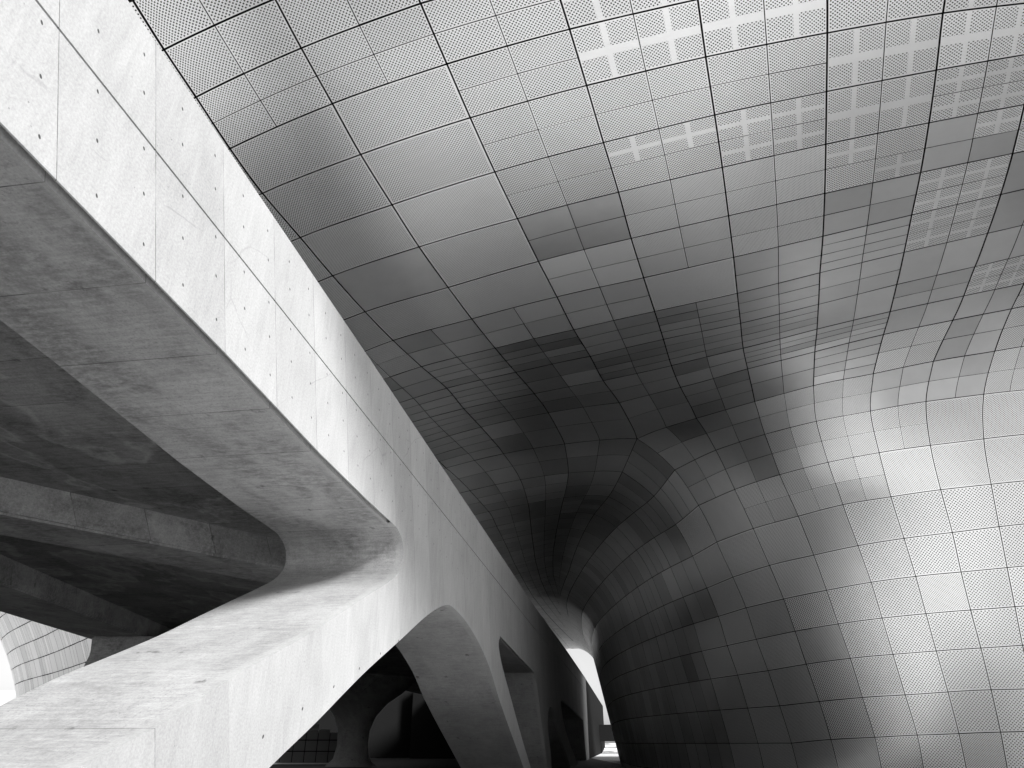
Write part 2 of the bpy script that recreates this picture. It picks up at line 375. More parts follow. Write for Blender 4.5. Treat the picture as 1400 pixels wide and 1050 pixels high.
def f_S(p):
    x, y, z = p[:, 0], p[:, 1], p[:, 2]
    a = ceil_h(x, y) - z
    lean = lean_y(y)
    b = wall_dist(p[:, :2]) - lean * (z - 7.3)
    r = cove_r(y)
    q = np.hypot(np.maximum(r - a, 0), np.maximum(r - b, 0))
    return np.where((a > r) | (b > r), np.minimum(a, b), r - q)
def grad(p):
    e = 0.02; g = np.zeros_like(p)
    for k in range(3):
        d = np.zeros(3); d[k] = e
        g[:, k] = (f_S(p + d) - f_S(p - d)) / (2 * e)
    return g
def newton(p, it=5):
    for _ in range(it):
        g = grad(p); f = f_S(p); n2 = np.maximum((g ** 2).sum(1), 0.05)
        p = p - np.clip(f / n2, -0.8, 0.8)[:, None] * g
    return p
def ray(px):
    px = np.asarray(px, float).reshape(-1, 2)
    a = (px[:, 0] - 700) / FPX; b = (525 - px[:, 1]) / FPX
    return np.stack([a, math.cos(PITCH) - math.sin(PITCH) * b, math.sin(PITCH) + math.cos(PITCH) * b], 1)
def cast(px):
    """where the sight lines through the traced seam points meet the building's form"""
    d = ray(px); L = np.linalg.norm(d, axis=1)
    o = np.array([0, 0, EYE]); t = np.full(len(d), 1.0)
    for _ in range(400):
        f = f_S(o + d * t[:, None]); t = np.minimum(t + 0.6 * f / L, 95)
    return o + d * t[:, None]

def col_x(k, y):
    P = np.array(COL[k]); Y, X = P[:, 1], P[:, 0]
    if y < Y[0]: return X[0] + (X[1] - X[0]) / (Y[1] - Y[0]) * (y - Y[0])
    if y > Y[-1]: return X[-1] + (X[-1] - X[-2]) / (Y[-1] - Y[-2]) * (y - Y[-1])
    return float(np.interp(y, Y, X))
def row_y(P, x):
    P = np.array(P); X, Y = P[:, 0], P[:, 1]
    if x < X[0]: return Y[0] + (Y[1] - Y[0]) / (X[1] - X[0]) * (x - X[0])
    if x > X[-1]: return Y[-1] + (Y[-1] - Y[-2]) / (X[-1] - X[-2]) * (x - X[-1])
    return float(np.interp(x, X, Y))
def node(k, P, y0):
    y = y0
    for _ in range(60): y = 0.5 * y + 0.5 * row_y(P, col_x(k, y))
    return (col_x(k, y), y)
COLS_A = list(range(-1, 10))
GA = np.array([cast([node(k, P, np.array(P)[:, 1].mean()) for k in COLS_A]) for P in ROWA])         # 14 rows x 11 columns
# two more rows towards the roof edge behind the camera
# lower wall: its left edge is the corner line falling from the point where the seams meet
C2D = [(871, 600)] + [tuple(P[0]) for P in ROWB]
GB = []
for i, P in enumerate([ROWA[-1]] + ROWB):
    GB.append(cast([C2D[i]] + [node(k, P, np.array(P)[:, 1].mean()) for k in range(3, 10)]))
GB = np.array(GB)
GB[0, 0] = GA[-1, 3]
for _ in range(1): GB = np.concatenate([GB, (2 * GB[-1] - GB[-2])[None]], 0)
# more columns to the right, out of the frame
def more_right(G, n):
    for _ in range(n): G = np.concatenate([G, (2 * G[:, -1] - G[:, -2])[:, None]], 1)
    return G
GA = more_right(GA, 3); GB = more_right(GB, 3)

def resample(P, step, n):
    d = np.r_[0, np.cumsum(np.linalg.norm(np.diff(P, axis=0), axis=1))]
    out = []
    for s in np.arange(n) * step:
        if s <= d[-1]: out.append([np.interp(s, d, P[:, k]) for k in range(3)])
        else:
            dr = np.array([math.sin(R(8.2)), math.cos(R(8.2)), 0]); out.append(P[-1] + dr * (s - d[-1]))
    return np.array(out)
NP_ = 38
STEP = 1.5
# passage ceiling: three seams from the ceiling grid and the seam along the wall's head
def dense(px, n=6):
    px = np.array(px, float); t = np.linspace(0, len(px) - 1, (len(px) - 1) * n + 1)
    return np.stack([np.interp(t, np.arange(len(px)), px[:, k]) for k in range(2)], 1)
cc = []
for ci, k in enumerate((-1, 0, 1)):
    P0 = node(k, ROWA[-1], 640)
    px = [P0] + [q for q in COL[k] if q[1] > P0[1] + 4 and q[1] < 800]
    cc.append(resample(cast(dense(px)), STEP, NP_))
# stations along the wall's plan line, counted from the corner into the passage
dPL = np.r_[0, np.cumsum(np.linalg.norm(np.diff(PL, axis=0), axis=1))]
nPL = np.vstack([SN[:1], 0.5 * (SN[1:] + SN[:-1]), SN[-1:]]); nPL /= np.linalg.norm(nPL, axis=1)[:, None]
def station(p):
    r = p[:2] - SA; tt = np.clip((r * SD).sum(1) / SL2, 0, 1); c = r - tt[:, None] * SD
    j = (c ** 2).sum(1).argmin(); return dPL[j] + tt[j] * (dPL[j + 1] - dPL[j])
def on_wall(sig, z=None, b=None, Hs=0.0):
    p0 = np.array([np.interp(sig, dPL, PL[:, k]) for k in range(2)]); n0 = np.array([np.interp(sig, dPL, nPL[:, k]) for k in range(2)]); n0 /= np.linalg.norm(n0)
    q = p0.copy()
    for _ in range(12):
        H = float(ceil_h(q[0:1], q[1:2])[0]); r = float(cove_r(q[1]))
        if z is None:
            bb = b * r; a = r - math.sqrt(max(0.0, r * r - (r - bb) ** 2)); zz = H - a
        else:
            zz = z - (Hs - H) * (z / 10.5) ** 2; a = max(0.02, H - zz); bb = r - math.sqrt(max(0.0, r * r - (r - a) ** 2)) if a < r else 0.0
        q = p0 + n0 * (bb + float(lean_y(q[1])) * (zz - 7.3))
    return np.array([q[0], q[1], zz])
gd = []
for i in range(len(GB)):
    p0 = GB[i, 0]; s0 = station(p0); row = [p0]; Hs = float(ceil_h(p0[0:1], p0[1:2])[0])
    if i == 0:
        H = float(ceil_h(p0[0:1], p0[1:2])[0]); r = float(cove_r(p0[1])); a = max(0.0, H - p0[2])
        b0 = (r - math.sqrt(max(0, r * r - (r - min(a, r)) ** 2))) / r
    for k in range(1, NP_):
        if i == 0: row.append(on_wall(s0 + k * STEP, b=b0 + (0.62 - b0) * min(1, k / 7.0)))
        else: row.append(on_wall(s0 + k * STEP, z=p0[2], Hs=Hs))
    gd.append(np.array(row))
cc.append(gd[0])
GC = np.stack(cc, 1)
GC = np.concatenate([(2 * GC[:, 0] - GC[:, 1])[:, None], GC], 1)   # one more strip above the bridge
GD = np.stack(gd, 0)[:, ::-1]       # rows x (far -> corner)
0 and print('VERT', GB[0, 0], [tuple(np.round(g[0], 2)) for g in gd], b0)

def cr_weights(t):
    return np.array([-.5 * t + t * t - .5 * t ** 3, 1 - 2.5 * t * t + 1.5 * t ** 3, .5 * t + 2 * t * t - 1.5 * t ** 3, -.5 * t * t + .5 * t ** 3])
class Grid:
    def __init__(s, G):
        s.n, s.m = G.shape[:2]
        G = np.concatenate([(2 * G[0] - G[1])[None], G, (2 * G[-1] - G[-2])[None]], 0)
        s.G = np.concatenate([(2 * G[:, 0] - G[:, 1])[:, None], G, (2 * G[:, -1] - G[:, -2])[:, None]], 1)
    def at(s, v, u):
        i = min(int(v), s.n - 2); j = min(int(u), s.m - 2)
        wv = cr_weights(v - i); wu = cr_weights(u - j)
        return np.einsum('i,j,ijk->k', wv, wu, s.G[i:i + 4, j:j + 4])

# panel kinds: S solid, P coarse holes, F fine holes, X holes leaving a plain cross.  divisions: 4 = two by two, 2 = two side by side, 1 = whole
def clad(name, grid, spec, parent, n=6, main=0.015, thin=0.0075, r0=0, r1=None):
    """spec(i, j, a, b) -> (kind, nu, nv) for every cell; every panel is a sheet with a returned edge, standing off a black membrane"""
    PV, FAC, MI, U1, U2, TN = [], [], [], [], [], []
    pend = []
    r1 = grid.n - 1 if r1 is None else r1
    for i in range(r0, r1):
        for j in range(grid.m - 1):
            kinds, nu, nv = spec(i, j)
            c = [grid.at(i + a, j + b) for a, b in ((0, 0), (0, 1), (1, 0), (1, 1), (.5, 0), (.5, 1), (0, .5), (1, .5))]
            Wc = 0.5 * (np.linalg.norm(c[1] - c[0]) + np.linalg.norm(c[3] - c[2])); Hc = 0.5 * (np.linalg.norm(c[2] - c[0]) + np.linalg.norm(c[3] - c[1]))
            Hm = np.linalg.norm(c[4] - c[5])
            if Wc < .05 or Hc < .05: continue
            cell_tone = random.gauss(0.5, 0.12)
            for a in range(nv):
                for b in range(nu):
                    kd = kinds if len(kinds) == 1 else kinds[(a * nu + b) % len(kinds)]
                    u0, u1, v0, v1 = b / nu, (b + 1) / nu, a / nv, (a + 1) / nv
                    gu0 = main if b == 0 else thin; gu1 = main if b == nu - 1 else thin
                    gv0 = main if a == 0 else thin; gv1 = main if a == nv - 1 else thin
                    u0 += gu0 / Wc; u1 -= gu1 / Wc; v0 += gv0 / Hc; v1 -= gv1 / Hc
                    tn = min(1, max(0, cell_tone + random.gauss(0, 0.24 if kd == 'S' else 0.10)))
                    nn = min(9, max(3, int(math.ceil(max(Wc / nu, Hc / nv) / 0.36))))
                    base = len(PV)
                    tilt = [random.gauss(0, 0.0015) for _ in range(4)]
                    for p in range(nn + 1):
                        for q in range(nn + 1):
                            fv, fu = p / nn, q / nn
                            PV.append(grid.at(i + v0 + (v1 - v0) * fv, j + u0 + (u1 - u0) * fu))
                            pend.append((tilt[0] * (1 - fv) * (1 - fu) + tilt[1] * (1 - fv) * fu + tilt[2] * fv * (1 - fu) + tilt[3] * fv * fu))
                    wu, hv = (u1 - u0) * Wc, (v1 - v0) * Hc
                    if kd == 'X': pass
                    for p in range(nn):
                        for q in range(nn):
                            r_ = [(p, q), (p, q + 1), (p + 1, q + 1), (p + 1, q)]
                            FAC.append([base + x * (nn + 1) + y for x, y in r_])
                            MI.append('SPFXBWM'.index(kd)); TN.append(tn)
                            for x, y in r_:
                                U1.append((y / nn * wu, x / nn * hv)); U2.append((y / nn, x / nn))
                    # rim loop, pushed back later
                    loop = [(0, q) for q in range(nn)] + [(p, nn) for p in range(nn)] + [(nn, q) for q in range(nn, 0, -1)] + [(p, 0) for p in range(nn, 0, -1)]
                    rb = len(PV)
                    for (x, y) in loop:
                        PV.append(PV[base + x * (nn + 1) + y]); pend.append('rim')
                    L = len(loop)
                    for (x, y) in loop:
                        PV.append(PV[base + x * (nn + 1) + y]); pend.append(pend[base + x * (nn + 1) + y])
                    for q in range(L):
                        FAC.append([rb + L + q, rb + q, rb + (q + 1) % L, rb + L + (q + 1) % L])
                        MI.append(4); TN.append(tn)
                        U1 += [(0, 0)] * 4; U2 += [(0, 0)] * 4
    P = newton(np.array(PV)); g = grad(P); nrm = g / np.maximum(np.linalg.norm(g, axis=1), 1e-6)[:, None]
    off = np.array([(-0.035 if t == 'rim' else t) for t in pend])
    P2 = P + nrm * off[:, None]
    # face side: make front follow the normal
    f0 = FAC[0]; nn0 = np.cross(P2[f0[1]] - P2[f0[0]], P2[f0[3]] - P2[f0[0]])
    if np.dot(nn0, nrm[f0[0]]) < 0:
        newF, k0 = [], 0
        U1n, U2n = [], []
        for f in FAC:
            newF.append(f[::-1]); U1n += U1[k0:k0 + len(f)][::-1]; U2n += U2[k0:k0 + len(f)][::-1]; k0 += len(f)
        FAC, U1, U2 = newF, U1n, U2n
    o = link_obj(name, P2, FAC, PANEL_MATS, parent, MI, U1, U2, TN, smooth=True)
    o.data.shade_smooth() if False else None
    # black membrane behind
    k = 7
    VV = []; nr, nc = (r1 - r0) * k + 1, (grid.m - 1) * k + 1
    for i in range(nr):
        for j in range(nc): VV.append(grid.at(r0 + i / k, j / k))
    VV = newton(np.array(VV)); g = grad(VV); VV = VV - 0.09 * g / np.maximum(np.linalg.norm(g, axis=1), 1e-6)[:, None]
    mb = link_obj('membrane', VV, [[i * nc + j, i * nc + j + 1, (i + 1) * nc + j + 1, (i + 1) * nc + j] for i in range(nr - 1) for j in range(nc - 1)], M_BACK, o)
    return o

bld = empty('metal_clad_building', (12, 30, 0))
tag(bld, 'huge curved building clad in perforated aluminium panels, its ceiling sweeping down into a bulging wall', 'building')
bld_inv = Matrix.Translation((-12, -30, 0))
def adopt(o, par=bld):
    o.parent = par; o.matrix_parent_inverse = par.matrix_basis.inverted()

# kinds by (row, column) read off the photograph; rows from the roof edge, columns -1..9
SPEC_A = {}
def put(r, c, kinds, nu, nv): SPEC_A[(r, c)] = (kinds, nu, nv)
# index r: grid row (two extra rows first), c: traced column on the left of the cell
rows = ['m4', 'm3', 'm2', 'm1', '0', '1', '2', '3', '4', '5', '6', '7', '8']
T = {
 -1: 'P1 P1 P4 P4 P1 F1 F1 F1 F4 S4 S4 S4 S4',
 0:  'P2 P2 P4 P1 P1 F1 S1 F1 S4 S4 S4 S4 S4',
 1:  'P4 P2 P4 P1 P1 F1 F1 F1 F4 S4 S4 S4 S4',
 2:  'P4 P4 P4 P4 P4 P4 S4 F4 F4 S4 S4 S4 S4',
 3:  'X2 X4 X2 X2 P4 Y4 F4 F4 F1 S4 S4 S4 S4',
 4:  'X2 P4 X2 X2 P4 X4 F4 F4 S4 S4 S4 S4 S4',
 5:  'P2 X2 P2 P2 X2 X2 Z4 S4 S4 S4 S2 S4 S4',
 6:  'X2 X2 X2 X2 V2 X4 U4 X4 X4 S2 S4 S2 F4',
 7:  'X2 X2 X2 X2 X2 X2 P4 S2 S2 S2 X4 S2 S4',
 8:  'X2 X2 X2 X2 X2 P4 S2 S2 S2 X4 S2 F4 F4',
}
EXP = {'Y': 'XXPP', 'Z': 'XPPX', 'U': 'SXSS', 'V': 'XXPX'}
def parse(tok):
    k = EXP.get(tok[0], tok[0]); n = tok[1]
    return k, (2 if n in '24' else 1), (2 if n == '4' else 1)
def spec_a(i, j):
    c = j - 1
    if c > 8: c = 7 + (j % 2)
    L = T[c].split(); tok = L[min(i, len(L) - 1)]
    k, nu, nv = parse(tok)
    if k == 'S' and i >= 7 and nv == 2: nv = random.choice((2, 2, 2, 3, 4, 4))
    return k, nu, nv
def spec_b(i, j):
    # i: course below the corner point, j: bay right of the corner line
    if i == 0: return ('S' if j in (0, 1, 4, 5) else 'F'), 2, 2
    if i == 1: return ('S', 2, 2) if j in (0, 1) else (('M', 2, 2) if j < 5 else ('M', 1, 1))
    if i == 2: return ('M', 2, 2) if j in (1, 2, 3) else (('M', 1, 1) if j != 0 else ('S', 1, 1))
    if i < 5: return ('M' if j < 2 or random.random() < 0.25 else 'W'), 1, 1
    return ('M' if j < 1 or random.random() < 0.15 else 'W'), 1, 1
def spec_c(i, j):
    return ('S', 2, random.choice((2, 2, 3, 4)))
def spec_d(i, j):
    jj = NP_ - 2 - j          # bays counted from the corner
    if jj == 0 and i > 1: return ('M', 1, 1)
    if jj == 1 and i > 4: return ('M', 1, 1)
    if random.random() < 0.25: return ('S', 3, 1)
    return ('S', 2, 1)
nA = GA.shape[0] - 1
left = np.concatenate([(2 * GA[:, 0] - GA[:, 1])[:, None], GA[:, :4]], 1)      # strip above the bridge, then the columns left of the corner line
gLA, gLC = Grid(left), Grid(np.concatenate([left[-1:], GC[1:]], 0))
gRA, gRB, gD = Grid(GA[:, 3:]), Grid(np.concatenate([GA[-1:, 3:], GB[1:]], 0)), Grid(GD)
def spec_l(i, j): return spec_a(i, max(0, j - 1))
def spec_r(i, j): return spec_a(i, j + 3)
for nm, g, sp_, lab in (('ceiling_cladding', gLA, spec_l, 'perforated ceiling panels beside the bridge'), ('soffit_cladding', gRA, spec_r, 'perforated ceiling panels overhead with crosses left unpierced'),
                        ('wall_cladding', gRB, spec_b, 'bulging wall of square perforated panels'),
                        ('passage_ceiling', gLC, spec_c, 'dark plain ceiling panels over the narrow passage'), ('passage_wall', gD, spec_d, 'dark wall panels turning into the passage')):
    wide = nm in ('ceiling_cladding', 'soffit_cladding')
    o = clad(nm, g, sp_, None, main=0.014 if wide else 0.0105, thin=0.0075 if wide else 0.006); adopt(o); o['label'] = lab
# roof body above the cladding
def box(name, lo, hi, mat, parent=None):
    x0, y0, z0 = lo; x1, y1, z1 = hi
    v = [(x0, y0, z0), (x1, y0, z0), (x1, y1, z0), (x0, y1, z0), (x0, y0, z1), (x1, y0, z1), (x1, y1, z1), (x0, y1, z1)]
    f = [(0, 3, 2, 1), (4, 5, 6, 7), (0, 1, 5, 4), (1, 2, 6, 5), (2, 3, 7, 6), (3, 0, 4, 7)]
    return link_obj(name, v, f, mat, parent, smooth=False)
ymin = float(GA[0, :, 1].min())
RP = [(46, 2.2), (46, 79), (5.6, 79), (0.0, 39), (-34, 39), (-34, 17), (-6.4, 13.5), (-7.4, 6.6), (-5.1, 5.9), (-1.8, 4.7), (1.4, 3.9), (5.7, 3.1), (12, 2.4)]  # unseen roof outline, notched on the left to steer sky light
nR = len(RP)
o = link_obj('roof', [(x, y, H0 + 0.12) for x, y in RP] + [(x, y, H0 + 3.2) for x, y in RP], [tuple(range(nR))[::-1], tuple(range(nR, 2 * nR))] + [(k, (k + 1) % nR, (k + 1) % nR + nR, k + nR) for k in range(nR)], M_ROOF, None, smooth=False); adopt(o)

M_DARKC = flat('shade_black', 0.008)  # near-black colour standing in for deep shade
o = link_obj('sky_blocker', [(-20, 16, 6.6), (-21, 39, 6.6), (-21, 39, H0 + .1), (-20, 16, H0 + .1), (-20.4, 16, 6.6), (-21.4, 39, 6.6), (-21.4, 39, H0 + .1), (-20.4, 16, H0 + .1)],
             [(0, 1, 2, 3), (4, 7, 6, 5), (0, 4, 5, 1), (1, 5, 6, 2), (2, 6, 7, 3), (3, 7, 4, 0)], M_DARKC, None, smooth=False); adopt(o)  # added unseen wall, keeps sky light off the middle of the ceiling
# ------------------------------------------------------------------ concrete bridge, local axes: x along the bridge, y inwards (away from the camera), z up
AZ = R(8.4); OFF = 4.0
dirv = Vector((math.sin(AZ), math.cos(AZ), 0)); nin = Vector((-math.cos(AZ), math.sin(AZ), 0))
bridge = empty('concrete_bridge', tuple(nin * OFF), R(90) - AZ)
tag(bridge, 'pale cast concrete footbridge on raking inverted V legs, passing under the metal ceiling', 'bridge')
def to_local(p):
    q = Vector(p) - nin * OFF; return (q.dot(dirv), q.dot(nin), q.z)
def zi(s, S, Z): return float(np.interp(s, S, Z))
S0, S1 = -8.0, 84.0
ZT = ([-8, 5, 10, 22, 34, 56, 96, 150], [7.55, 7.57, 7.6, 7.6, 7.55, 7.85, 8.1, 8.2])
ZG = ([-8, 5, 11, 34, 46, 96, 150], [6.54, 6.53, 6.52, 6.48, 6.6, 6.75, 6.8])
def sweep(name, sts, prof, mat, cap=True):
    """prof(s) -> list of (y,z); swept along x"""
    V, F = [], []
    for s in sts:
        V += [(s, y, z) for y, z in prof(s)]
    n = len(prof(sts[0]))
    for i in range(len(sts) - 1):
        for k in range(n):
            a, b = i * n + k, i * n + (k + 1) % n
            F.append((a, b, b + n, a + n))
    if cap: F.append(tuple(range(n))[::-1]); F.append(tuple(range((len(sts) - 1) * n, len(sts) * n)))
    o = link_obj(name, V, F, mat, bridge, smooth=False)
    bm = bmesh.new(); bm.from_mesh(o.data); bmesh.ops.recalc_face_normals(bm, faces=bm.faces); bm.to_mesh(o.data); bm.free()
    return o
sts = list(np.linspace(S0, 30, 39)) + list(np.linspace(33, S1, 26))
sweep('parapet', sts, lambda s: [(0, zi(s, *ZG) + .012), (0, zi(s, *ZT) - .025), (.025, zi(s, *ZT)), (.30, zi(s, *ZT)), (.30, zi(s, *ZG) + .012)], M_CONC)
BOT = ([-8, 2.8, 5.9, 8.5, 10.5, 11.9, 24.3, 34.1, 49.0, 102., 150], [5.45, 5.41, 5.33, 5.22, 5.19, 5.20, 4.81, 4.48, 4.09, 3.05, 2.9])
def wid(s): return float(np.interp(s, [-8, 5, 12, 20], [1.85, 1.92, 2.4, 2.5]))
gs = sorted(set(sts + [2.8, 5.9, 8.5, 10.5, 11.9, 24.3, 34.1, 49.0, 75.]))
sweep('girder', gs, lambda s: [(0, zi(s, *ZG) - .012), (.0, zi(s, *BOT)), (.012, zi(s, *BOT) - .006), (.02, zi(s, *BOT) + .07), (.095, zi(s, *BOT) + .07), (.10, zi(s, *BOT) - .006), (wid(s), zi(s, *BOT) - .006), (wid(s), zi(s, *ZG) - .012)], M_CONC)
sweep('joint_filler', [S0 + .1, S1 - .1], lambda s: [(.035, zi(s, *ZG) - .3), (.035, zi(s, *ZG) + .3), (.2, zi(s, *ZG) + .3), (.2, zi(s, *ZG) - .3)], M_BACK)

def smooth_path(P, n=5):
    return [tuple(q) for q in catmull(np.array(P, float), n)]
def extrude_outline(name, pts, open_n, mat):
    """pts: closed outline (s,z); the first open_n edges are the joint with the girder above and get no side face"""
    n = len(pts)
    V = [(s, 0.0, z) for s, z in pts] + [(s, wid(s), z) for s, z in pts]
    tri = tessellate_polygon([[Vector((s, z, 0)) for s, z in pts]])
    F = [tuple(t) for t in tri] + [tuple(i + n for i in t[::-1]) for t in tri]
    for i in range(open_n, n):
        a, b = i, (i + 1) % n
        F.append((a, b, b + n, a + n))
    o = link_obj(name, V, F, mat, bridge, smooth=False)
    bm = bmesh.new(); bm.from_mesh(o.data); bmesh.ops.recalc_face_normals(bm, faces=bm.faces); bm.to_mesh(o.data); bm.free()
    # smooth only the round parts
    me = o.data
    me.polygons.foreach_set('use_smooth', [len(p.vertices) == 4 for p in me.polygons])
    me.set_sharp_from_angle(angle=R(32))
    return o
def hull(name, rings, mat, parent=None, bevel=0.0):
    """stack of quads (world points), skinned"""
    V = [p for r in rings for p in r]; F = [(0, 1, 2, 3)]
    for i in range(len(rings) - 1):
        for k in range(4):
            a, b = i * 4 + k, i * 4 + (k + 1) % 4
            F.append((a, b, b + 4, a + 4))
    n = len(V); F.append((n - 1, n - 2, n - 3, n - 4))
    o = link_obj(name, V, F, mat, parent, smooth=False)
    bm = bmesh.new(); bm.from_mesh(o.data); bmesh.ops.recalc_face_normals(bm, faces=bm.faces)
    if bevel: bmesh.ops.bevel(bm, geom=bm.edges[:], offset=bevel, segments=3, affect='EDGES')
    bm.to_mesh(o.data); bm.free()
    return o
def rq(x0, x1, y0, y1, z):
    return [to_local((x0, y0, z)), to_local((x1, y0, z)), to_local((x1, y1, z)), to_local((x0, y1, z))]
leg1 = [(11.9, 5.20), (24.3, 4.81)]
p = leg1 + smooth_path([(24.3, 4.81), (24.05, 4.45), (24.9, 3.86), (26.9, 2.98), (29.6, 1.80), (32.5, 0.65), (34.1, 0.0)])[1:]
p += smooth_path([(31.7, 0.0), (30.2, 0.71), (26.4, 2.05), (24.1, 2.89), (22.6, 3.55), (20.8, 4.08), (18.9, 4.42), (17.3, 4.55), (16.3, 4.47), (14.8, 4.02), (12.9, 3.26), (11.1, 2.54), (9.5, 1.83), (8.3, 1.33), (5.2, 0.0)], 4)
p += smooth_path([(1.3, 0.0), (5.3, 1.45), (6.2, 1.76), (7.2, 2.20), (8.0, 2.50), (9.0, 2.88), (9.9, 3.26), (10.9, 3.68), (12.0, 4.14), (12.5, 4.40), (12.76, 4.66), (12.74, 4.90), (12.55, 5.08), (12.25, 5.18)], 4)
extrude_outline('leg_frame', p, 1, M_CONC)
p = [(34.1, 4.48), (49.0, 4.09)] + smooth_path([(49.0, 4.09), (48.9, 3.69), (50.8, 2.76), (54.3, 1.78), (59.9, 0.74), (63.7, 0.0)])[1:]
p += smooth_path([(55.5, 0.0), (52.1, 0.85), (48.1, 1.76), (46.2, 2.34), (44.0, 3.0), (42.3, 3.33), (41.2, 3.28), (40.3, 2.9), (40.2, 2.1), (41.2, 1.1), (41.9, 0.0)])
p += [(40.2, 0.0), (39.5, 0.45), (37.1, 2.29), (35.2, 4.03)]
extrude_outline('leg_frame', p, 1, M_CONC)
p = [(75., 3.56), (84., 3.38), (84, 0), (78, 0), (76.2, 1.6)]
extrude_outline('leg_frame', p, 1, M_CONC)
pv, pf = [], []
prof_ = [(1.9, 0.0), (1.35, 0.5), (1.15, 1.4), (1.2, 2.4), (1.6, 3.4), (2.4, 4.3), (3.6, 5.1), (4.6, 6.04)]
c0 = to_local((-12.2, 59, 0))
for r_, z_ in prof_:
    for q in range(28): pv.append((c0[0] + r_ * math.cos(q * math.tau / 28), c0[1] + r_ * math.sin(q * math.tau / 28), z_))
for i in range(len(prof_) - 1):
    for q in range(28): pf.append((i * 28 + q, i * 28 + (q + 1) % 28, (i + 1) * 28 + (q + 1) % 28, (i + 1) * 28 + q))
link_obj('pier', pv, pf, M_CONC_BEAM, bridge)
hull('shade_block', [[(84.02, .0, 0), (150, .0, 0), (150, 20, 0), (84.02, 20, 0)], [(84.02, .0, 8.0), (150, .0, 8.0), (150, 20, 8.0), (84.02, 20, 8.0)]], M_DARKC, bridge, 0.05)  # near-black block standing in for the shaded far end of the bridge
box('bounce_plate', (84.1, 0.1, 8.003), (149.9, 19.9, 8.06), M_DECK, bridge)  # unseen pale plate added to bounce light onto the passage ceiling
# deck slab, second girder and cross beams behind
ZS = 6.08
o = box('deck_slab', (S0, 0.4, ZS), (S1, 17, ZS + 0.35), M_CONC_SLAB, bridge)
o = box('deck_topping', (S0, 0.31, ZS + 0.354), (S1, 17, 7.2), M_DECK, bridge)
def beam(name, q, z0, z1, mat, bevel=0.05):
    """q: four plan points (world), front edge first; vertical box"""
    L = [to_local((x, y, 0)) for x, y in q]
    V = [(a, b, z0) for a, b, _ in L] + [(a, b, z1) for a, b, _ in L]
    o = link_obj(name, V, [(0, 1, 2, 3), (4, 7, 6, 5), (0, 4, 5, 1), (1, 5, 6, 2), (2, 6, 7, 3), (3, 7, 4, 0)], mat, bridge, smooth=False)
    bm = bmesh.new(); bm.from_mesh(o.data); bmesh.ops.recalc_face_normals(bm, faces=bm.faces)
    bmesh.ops.bevel(bm, geom=bm.edges[:], offset=bevel, segments=2, affect='EDGES'); bm.to_mesh(o.data); bm.free()
    return o
def ext(a, b, k):   # point beyond b
    return (b[0] + (b[0] - a[0]) * k, b[1] + (b[1] - a[1]) * k)
f0, f1 = (-5.2, 17.6), (-9.6, 12.5); b0, b1 = (-6.1, 19.4), (-10.6, 14.0)
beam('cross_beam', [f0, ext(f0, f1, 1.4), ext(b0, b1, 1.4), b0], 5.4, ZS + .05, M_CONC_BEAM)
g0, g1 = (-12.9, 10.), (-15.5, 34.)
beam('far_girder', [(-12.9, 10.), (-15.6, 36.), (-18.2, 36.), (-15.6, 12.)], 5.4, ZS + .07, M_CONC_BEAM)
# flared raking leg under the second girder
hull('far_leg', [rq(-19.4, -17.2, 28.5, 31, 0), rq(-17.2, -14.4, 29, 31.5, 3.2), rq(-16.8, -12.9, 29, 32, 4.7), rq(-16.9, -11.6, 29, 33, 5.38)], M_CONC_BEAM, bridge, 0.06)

# ------------------------------------------------------------------ added ground sheets, toned to steer the bounce light
def sheet(name, pts, z, mat, label, cat):
    o = link_obj(name, [(x, y, z) for x, y in pts], [tuple(range(len(pts)))], mat, smooth=False)
    structure(o, label, cat); return o
M_MID = paving('bounce_grey', 0.26, 0.6)
M_THR = paving('bounce_dim', 0.12, 0.6, 0.02)
M_LOW = paving('bounce_dark', 0.05, 0.6, 0.01)
M_WALLP = paving('bounce_foot', 0.20, 0.6, 0.04)
sheet('bounce_sheet_wall', [(8.4, 13.0), (70, 6), (70, 12), (30, 22), (10, 22), (8.4, 22)], 0.008, M_WALLP, 'added unseen grey sheet dimming the bounce onto the wall and cove', 'pavement')
M_SIDE = paving('bounce_side', 0.5, 0.6)
sheet('bounce_sheet_right', [(11.2, -60), (90, -60), (90, 4.2), (70, 5.9), (11.2, 12.6)], 0.008, M_SIDE, 'added unseen sheet trimming the bounce onto the right of the wall', 'pavement')
sheet('bounce_sheet_left', [(0.4, -40), (0.4, 9.5), (-2.4, 13.0), (-40, 13), (-40, -40)], 0.006, M_LOW, 'added unseen dark sheet cutting the bounce onto the beam underside', 'path')
sheet('bounce_sheet_under', [(-2.4, 13.02), (-2.4, 19.08), (-40, 19.08), (-40, 13.02)], 0.006, M_MID, 'added grey sheet setting the bounce from under the bridge', 'pavement')
sheet('bounce_sheet_mouth', [(-2.38, 20.5), (7.5, 20.5), (7.6, 24), (-2.38, 24)], 0.012, M_THR, 'added unseen band softening the bounce at the mouth of the passage', 'pavement')
sheet('bounce_sheet_inner', [(-2.38, 24.02), (8, 24.02), (8.6, 28), (-2.38, 28)], 0.012, M_LOW, 'added unseen dark band fading the bounce inside the passage', 'pavement')
sheet('bounce_sheet_black', [(-2.4, 19.1), (-2.4, 28.02), (6, 28.02), (9.0, 60), (9.0, 100), (-40, 100), (-40, 19.1)], 0.004, M_DARK, 'near-black sheet added to cut the bounce under the bridge and through the passage', 'road')

